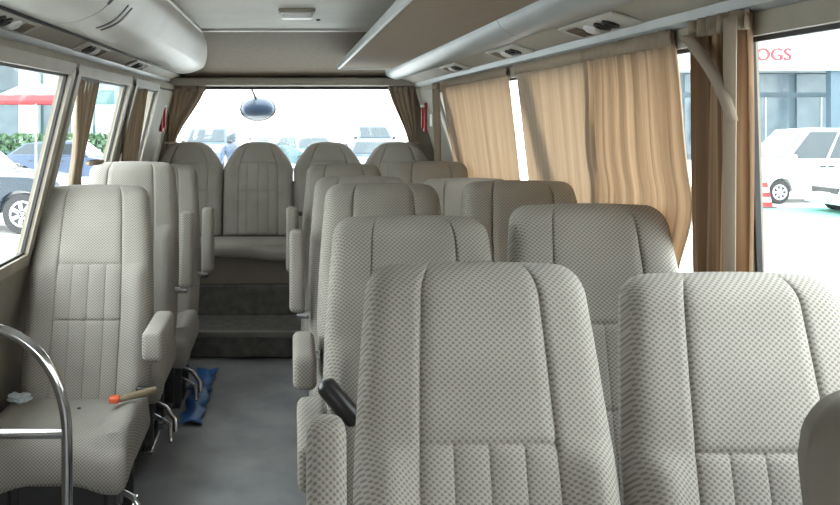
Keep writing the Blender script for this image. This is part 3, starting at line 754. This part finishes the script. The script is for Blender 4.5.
def car(label, loc, rot, paint, kind='sedan', name='car'):
    L, W, H, r = {'sedan': (4.4, 1.75, 1.45, 0.31), 'suv': (4.6, 1.85, 1.78, 0.39), 'van': (4.3, 1.65, 1.93, 0.30)}[kind]
    t = thing(name, label, 'van' if kind == 'van' else 'car', (loc[0], loc[1], GROUND), rot, 'vehicles parked outside')
    h2 = L/2
    if kind == 'sedan':
        low = [(-h2, .45), (-h2+.02, .85), (-h2+.35, .98), (h2-1.25, .95), (h2-.45, .82), (h2-.08, .70), (h2, .45), (h2-.1, .22), (-h2+.1, .22)]
        gh = [(-h2+.35, .97), (-h2+.95, 1.38), (-.1, H), (.35, H-.03), (h2-1.3, .95)]
    elif kind == 'suv':
        low = [(-h2, .5), (-h2+.02, 1.08), (h2-1.45, 1.12), (h2-.7, 1.10), (h2-.2, 1.0), (h2-.03, .8), (h2, .5), (h2-.08, .3), (-h2+.08, .3)]
        gh = [(-h2+.05, 1.08), (-h2+.25, 1.70), (-.6, H), (.25, H-.04), (h2-1.4, 1.11)]
    else:
        low = [(-h2, .35), (-h2, 1.12), (h2-.75, 1.10), (h2-.25, .98), (h2-.04, .75), (h2, .45), (h2-.05, .25), (-h2, .25)]
        gh = [(-h2+.02, 1.1), (-h2+.12, 1.85), (-.4, H), (h2-1.5, H-.05), (h2-.7, 1.08)]
    # wheel arches cut into the lower profile
    wx = (h2-.85, -h2+.85) if kind != 'van' else (h2-.62, -h2+.8)
    def arch(poly):
        zb = poly[-1][1]; out = list(poly)
        pts = []
        for cx in sorted(wx, reverse=True):
            ra = r+.07
            for k in range(0, 9):
                a = k*pi/8; pts.append((cx+ra*cos(a), max(zb, r+ra*sin(a)*1.0)))
        return out[:-1]+pts+out[-1:]
    def full(poly, W_, inner=None, ytop=None):
        n = len(poly); vs = []; st = (-1, -.94, .94, 1)
        cz = sum(p[1] for p in poly)/n
        for s in st:
            k = .965 if abs(s) == 1 else 1
            for x, z in poly:
                inset = 0
                if ytop: inset = ytop*(z-poly[0][1])/(H-poly[0][1])
                vs.append((x*k, s*(W_/2)-(1 if s > 0 else -1)*inset, cz+(z-cz)*(k if abs(s) == 1 else 1)))
        fs = [tuple(range(n)), tuple(range(4*n-1, 3*n-1, -1))]
        for j in range(3):
            fs += [(j*n+i, (j+1)*n+i, (j+1)*n+(i+1)%n, j*n+(i+1)%n) for i in range(n)]
        return vs, fs
    b = MB(); b.add(*full(arch(low), W)); b.add(*full(gh, W-.10, ytop=.16))
    b.build('body', paint, t, smooth=True, angle=35)
    # glass: side windows, windscreen, rear screen as panels just proud of the greenhouse
    def lerp(a, c, q): return (a[0]+(c[0]-a[0])*q, a[1]+(c[1]-a[1])*q)
    z0 = gh[0][1]; zt = H-.09
    def yside(z): return (W-.10)/2-.16*(z-gh[0][1])/(H-gh[0][1])
    xf0, xf1 = gh[4][0], gh[3][0]; xb0, xb1 = gh[0][0], gh[1][0]
    nw = 3 if kind != 'sedan' else 2
    za = z0+.06
    def xfr(z): return xf0+(xf1-xf0)*(z-gh[4][1])/(gh[3][1]-gh[4][1])-.09
    def xbk(z): return xb0+(xb1-xb0)*(z-gh[0][1])/(gh[1][1]-gh[0][1])+.09
    for s in (-1, 1):
        for k in range(nw):
            def xx(q, z): return xbk(z)+(xfr(z)-xbk(z))*q
            q0, q1 = k/nw+.015, (k+1)/nw-.015
            P4 = []
            for o_ in (-.01, .014):
                P4 += [(xx(q0, za), s*(yside(za)+o_), za), (xx(q1, za), s*(yside(za)+o_), za), (xx(q1, zt), s*(yside(zt)+o_), zt), (xx(q0, zt), s*(yside(zt)+o_), zt)]
            g = MB(); g.hexa(P4); g.build('side_window', M['carglass'], t)
    def screen(p, q, name_, d):
        g = MB(); a = lerp(p, q, .10); c = lerp(p, q, .86)
        ya, yc = yside(a[1])-.08, yside(c[1])-.08
        dx, dz = d
        g.hexa([(a[0]-dx, -ya, a[1]-dz), (a[0]-dx, ya, a[1]-dz), (c[0]-dx, yc, c[1]-dz), (c[0]-dx, -yc, c[1]-dz),
                (a[0]+dx, -ya, a[1]+dz), (a[0]+dx, ya, a[1]+dz), (c[0]+dx, yc, c[1]+dz), (c[0]+dx, -yc, c[1]+dz)])
        g.build(name_, M['carglass'], t)
    screen(gh[4], gh[3], 'windscreen', (.012, .010)); screen(gh[0], gh[1], 'rear_screen', (-.014, .008))
    for x in wx:
        for s in (-1, 1): wheel_parts(x, s*(W/2-.11), r, .2, t, s)
    for s in (-1, 1):
        zl = {'sedan': .66, 'suv': .86, 'van': .78}[kind]; xo = {'sedan': .16, 'suv': .10, 'van': .10}[kind]
        MB().rbox(h2-xo-.12, h2-xo+.07, s*(W/2-.42), s*(W/2-.06), zl-.08, zl+.08, .03, 2).build('headlight', M['lamp'], t, smooth=True) if s > 0 else MB().rbox(h2-xo-.12, h2-xo+.07, -(W/2-.06), -(W/2-.42), zl-.08, zl+.08, .03, 2).build('headlight', M['lamp'], t, smooth=True)
        MB().rbox(h2-1.65 if kind != 'van' else h2-1.0, h2-1.5 if kind != 'van' else h2-.85, *sorted((s*(W/2-.02), s*(W/2+.15))), z0+.02, z0+.17, .03, 2).build('door_mirror', paint if kind != 'suv' else M['black'], t, smooth=True)
        if kind != 'sedan' or True:
            for xh in ((.05, -1.0) if kind != 'van' else (.35, .12)):
                MB().rbox(xh-.08, xh+.08, *sorted((s*(W/2-.01), s*(W/2+.03))), z0-.16, z0-.13, .01, 1).build('door_handle', M['black'], t)
    MB().rbox(h2-.12, h2+.0, -.45, .45, {'sedan': .55, 'suv': .72, 'van': .60}[kind]-.07, {'sedan': .55, 'suv': .72, 'van': .60}[kind]+.07, .02, 2).build('grille', M['black'], t)
    MB().rbox(h2-.06, h2+.02, -.22, .22, .40, .50, .01, 1).build('number_plate', M['white'], t)
    return t
car('dark blue off-road car parked outside the nearest left window, alloy wheel showing', (-6.52, 17.4), radians(0), M['navy'], 'suv')
car('white car parked behind the dark off-road car, outside the left window', (-8.3, 22.0), radians(4), M['whitecar'], 'sedan')
car('grey-blue car parked further back, seen through the second left window', (-7.2, 28.5), radians(-5), M['silver'], 'sedan')
car('white van parked outside the nearest right window', (13.95, 23.2), radians(186), M['whitecar'], 'van', 'van')
car('white car whose nose shows at the right edge, in front of the van', (14.5, 20.2), radians(184), M['whitecar'], 'sedan')
back = [(-3.4, 37, -96, 'silver', 'suv', 'pale blue car seen through the rear window, left of the round mirror'),
        (-0.9, 42, -90, 'silver', 'suv', 'pale blue car seen through the rear window, under the round mirror'),
        (0.75, 36, -70, 'teal', 'sedan', 'teal car standing in the middle of the rear window'),
        (4.1, 44, -80, 'silver', 'suv', 'pale blue car seen in the right part of the rear window'),
        (2.9, 30, -95, 'silver', 'sedan', 'low blue car just above the valley of the right rear bench backs')]
for x, y, a, p, k, l in back: car(l, (x, y), radians(a), M[p], k)

# parasol
t = thing('parasol', 'large red and white parasol open in the yard outside the left window', 'parasol', (-7.3, 25.0, GROUND)); t.scale = (1.2, 1.2, 1.06)
can = MB(); N = 8; rows = [(0.02, 3.02), (0.5, 2.90), (0.95, 2.68), (1.15, 2.52)]
vs = []
for r_, z in rows:
    for k in range(N*2):
        a = pi*k/N; rr = r_*(1 if k % 2 == 0 else 0.965); vs.append((rr*cos(a), rr*sin(a), z-(0 if k % 2 == 0 else 0.015)))
n2 = N*2
can.add(vs, [(j*n2+k, j*n2+(k+1)%n2, (j+1)*n2+(k+1)%n2, (j+1)*n2+k) for j in range(3) for k in range(n2)])
o = can.build('canopy', M['whitecloth'], t); o.data.materials.append(M['redcloth'])
for p_ in o.data.polygons: p_.material_index = 1 if ((p_.index % n2)//2) in (3, 4) or p_.index >= 2*n2 else 0
md = o.modifiers.new('s', 'SOLIDIFY'); md.thickness = 0.01
vs = []
for r_, z in ((1.15, 2.52), (1.16, 2.44)):
    for k in range(N*2):
        a = pi*k/N; rr = r_*(1 if k % 2 == 0 else 0.965); vs.append((rr*cos(a), rr*sin(a), z))
o = MB().add(vs, [(k, (k+1)%n2, n2+(k+1)%n2, n2+k) for k in range(n2)]).build('valance', M['redcloth'], t); md = o.modifiers.new('s', 'SOLIDIFY'); md.thickness = 0.01
MB().tube([(0, 0, 0), (0, 0, 3.05)], 0.025).build('pole', M['rail'], t, smooth=True)
rb = MB()
for k in range(N):
    a = 2*pi*k/N; rb.tube([(0, 0, 2.98), (1.14*cos(a), 1.14*sin(a), 2.50)], 0.01, 6)
rb.build('ribs', M['rail'], t)
MB().lathe([(0.28, 0), (0.28, 0.06), (0.06, 0.10), (0.05, 0.3)], 20).build('base', M['dark'], t, smooth=True)

# striped cone
t = thing('traffic_cone', 'red and white striped traffic cone standing in front of the white van', 'traffic cone', (21.3*475/F, 21.3, GROUND))
prof = [(0.17, 0.05), (0.04, 0.62)]
def cz(z): return 0.17+(0.05-0.17)*(z-0.04)/0.58
for k in range(5):
    z0_, z1_ = 0.04+k*0.116, 0.04+(k+1)*0.116
    MB().lathe([(cz(z0_), z0_), (cz(z1_), z1_)], 20).build('red_band' if k % 2 == 0 else 'white_band', M['redcloth'] if k % 2 == 0 else M['white'], t, smooth=True)
MB().rbox(-0.2, 0.2, -0.2, 0.2, 0, 0.045, 0.015, 2).build('cone_base', M['dark'], t)

# buildings
def facade(name, label, x0, x1, y, h, zf, wallm, cols, rot=0, loc=None):
    t = thing(name, label, 'building', ((x0+x1)/2, y, GROUND), rot)
    w = (x1-x0)/2
    MB().box(-w, w, 0.6, 8.0, 0, h).build('wall', wallm, t)
    return t, w
bt, w = facade('shop_building', 'low shop building with white fascia and blue glass front, outside the right window', 20.0, 46.0, 44.0, 5.0, 0, M['bslate'], 5)
MB().box(-w-1, w+1, -2.2, 0.4, 4.45, 7.4).build('fascia', M['whitecar'], bt)
for k in range(9):
    mt = Matrix.Translation((-w+2+k*2.9, -2.21, 5.9)) @ Matrix.Rotation(radians(32), 4, 'Y')
    MB().box(-0.03, 0.03, -0.03, 0.02, -1.7, 1.7, mt).build('fascia_joint', M['rail'], bt)
for k in range(9):
    x = -w+0.2+k*2.85
    o = MB().box(x, x+2.45, 0.45, 0.62, 0.3, 3.2).build('shop_window', M['bdark'], bt)
    MB().box(x+1.2, x+1.26, 0.40, 0.47, 0.3, 3.2).build('mullion', M['rail'], o)
    MB().box(x, x+2.45, 0.48, 0.62, 3.45, 4.4).build('upper_window', M['bdark'], bt)
for k in range(5):
    x = -w+0.4+k*6.0
    MB().box(x-0.22, x+0.22, -1.9, -1.5, 0, 4.45).build('column', M['bslate'], bt)
MB().box(-w+0.6, -w+3.2, -0.1, 0.0, 0.9, 3.0).build('poster_board', M['white'], bt)
cu = bpy.data.curves.new('sign_text', 'FONT'); cu.body = 'ROGS'; cu.size = 0.85; cu.extrude = 0.04; cu.align_x = 'CENTER'
tmp = bpy.data.objects.new('tmp_text', cu); C.objects.link(tmp); bpy.context.view_layer.update()
me = bpy.data.meshes.new_from_object(tmp.evaluated_get(bpy.context.evaluated_depsgraph_get())); bpy.data.objects.remove(tmp)
me.materials.clear(); me.materials.append(mat('red_sign_paint', (0.30, 0.02, 0.03), 0.5))
o = bpy.data.objects.new('sign_lettering', me); C.objects.link(o); o.parent = bt; o.rotation_euler = (pi/2, 0, 0)
o.location = (41.8*478/F-33.0, -2.25, EYE+(116-51)*41.8/F-GROUND-0.45); o['label'] = 'red letters on the fascia'
bt, w = facade('office_building', 'teal and pale building with tall columns, outside the left windows', -34.0, -8.6, 42.0, 9.0, 0, M['bteal'], 6)
for k in range(10):
    x = -w+0.5+k*2.55
    MB().box(x, x+0.9, 0.0, 0.62, 0, 9.0).build('column', M['bwall'], bt)
    for j in range(3):
        MB().box(x+1.05, x+2.4, 0.5, 0.62, 0.6+j*2.9, 2.8+j*2.9).build('window', M['bdark'] if (k+j) % 3 else M['whitecar'], bt)
mt = Matrix.Translation((w-6, -0.5, 5.2)) @ Matrix.Rotation(radians(12), 4, 'Y')
MB().box(-7, 5.5, -2.5, 0.6, 0, 0.25, mt).build('canopy', M['whitecar'], bt)
# hedge
def hedge(label, x0, x1, y, h):
    mb = MB(); rnd = random.Random(3)
    for _ in range(2600):
        c = Vector((rnd.uniform(x0, x1), y+rnd.gauss(0, .35), GROUND+h*rnd.random()**0.7))
        a = Vector((rnd.uniform(-1, 1), rnd.uniform(-1, 1), rnd.uniform(-1, 1))).normalized()*0.13; q = a.cross(Vector((rnd.random(), rnd.random(), rnd.random()))).normalized()*0.08
        mb.add([c-a, c+q, c+a, c-q], [(0, 1, 2, 3)])
    o = mb.build('hedge', M['leaf']); return tag(o, label, 'hedge')
hedge('green hedge in front of the building, outside the left windows', -14.0, -7.0, 36.0, 1.5)

# rear view mirror outside the back window
Zm = 7.25
c0 = Vector(px(258, 109, Zm))
t = thing('rear_mirror', 'round convex mirror hanging outside the rear window', 'mirror', tuple(c0))
mt = Matrix.Rotation(radians(60), 4, 'X')
ms = Matrix.Diagonal((0.142, 0.110, 0.06, 1))
MB().lathe([(1.0, 0.0), (0.97, 0.28), (0.8, 0.62), (0.5, 0.86), (0.15, 0.98), (0.02, 1.0)], 28, mt @ ms).build('housing', M['silver'], t, smooth=True)
MB().lathe([(1.0, 0.0), (0.96, -0.10), (0.7, -0.32), (0.3, -0.45), (0.02, -0.48)], 28, mt @ ms).build('mirror_face', M['mirror'], t, smooth=True)
pts = [tuple(mt @ Vector((0.143*cos(2*pi*k/28), 0.111*sin(2*pi*k/28), 0))) for k in range(29)]
MB().tube(pts, 0.011, 8).build('rim', M['black'], t, smooth=True)
e = Vector(px(247, 70, Zm-0.2))-c0
MB().tube([(0, 0, 0.05), tuple(Vector(px(253, 92, Zm))-c0), tuple(Vector(px(249, 82, Zm-.08))-c0), tuple(e)], 0.010, 8).build('stalk', M['black'], t, smooth=True)
# outer roof skin the mirror stalk hangs from
o = MB().rbox(-1.15, 1.21, 6.9, 7.10, 1.80, 2.26, 0.03); 
struct(o.build('trim_12', M['whitecar']), 'outer rear edge of the bus roof', 'trim')

# ------------------------------------------------------------------ world, light, camera
w = bpy.data.worlds.new('World'); bpy.context.scene.world = w; w.use_nodes = True
nt = w.node_tree; bg = nt.nodes['Background']
tc = nt.nodes.new('ShaderNodeTexCoord'); sp = nt.nodes.new('ShaderNodeSeparateXYZ'); rp = nt.nodes.new('ShaderNodeValToRGB')
rp.color_ramp.elements[0].position = 0.0; rp.color_ramp.elements[0].color = (1.0, 0.98, 0.955, 1)
rp.color_ramp.elements[1].position = 0.8; rp.color_ramp.elements[1].color = (0.98, 0.98, 1.0, 1)
nt.links.new(tc.outputs['Generated'], sp.inputs[0]); nt.links.new(sp.outputs[2], rp.inputs[0]); nt.links.new(rp.outputs[0], bg.inputs[0])
mr = nt.nodes.new('ShaderNodeMapRange'); mr.inputs['From Min'].default_value = -1; mr.inputs['From Max'].default_value = 1
mr.inputs['To Min'].default_value = 1.2; mr.inputs['To Max'].default_value = 1.05
nt.links.new(sp.outputs[0], mr.inputs[0]); nt.links.new(mr.outputs[0], bg.inputs[1])

sc = bpy.context.scene
sc.view_settings.view_transform = 'Standard'; sc.view_settings.look = 'None'
sc.view_settings.gamma = 1.0; sc.view_settings.use_curve_mapping = False
sc.view_settings.exposure = 3.14
sc.cycles.max_bounces = 12; sc.cycles.diffuse_bounces = 6; sc.cycles.transparent_max_bounces = 12
sc.cycles.sample_clamp_indirect = 6
cam = bpy.data.cameras.new('camera'); co = bpy.data.objects.new('camera', cam); C.objects.link(co)
co.location = (0, 0, EYE); co.rotation_euler = (pi/2, 0, 0)
cam.sensor_width = 36; cam.lens = 36*F/840; cam.clip_start = 0.05; cam.clip_end = 500
cam.shift_x = 130/840; cam.shift_y = -136.5/840
sc.camera = co
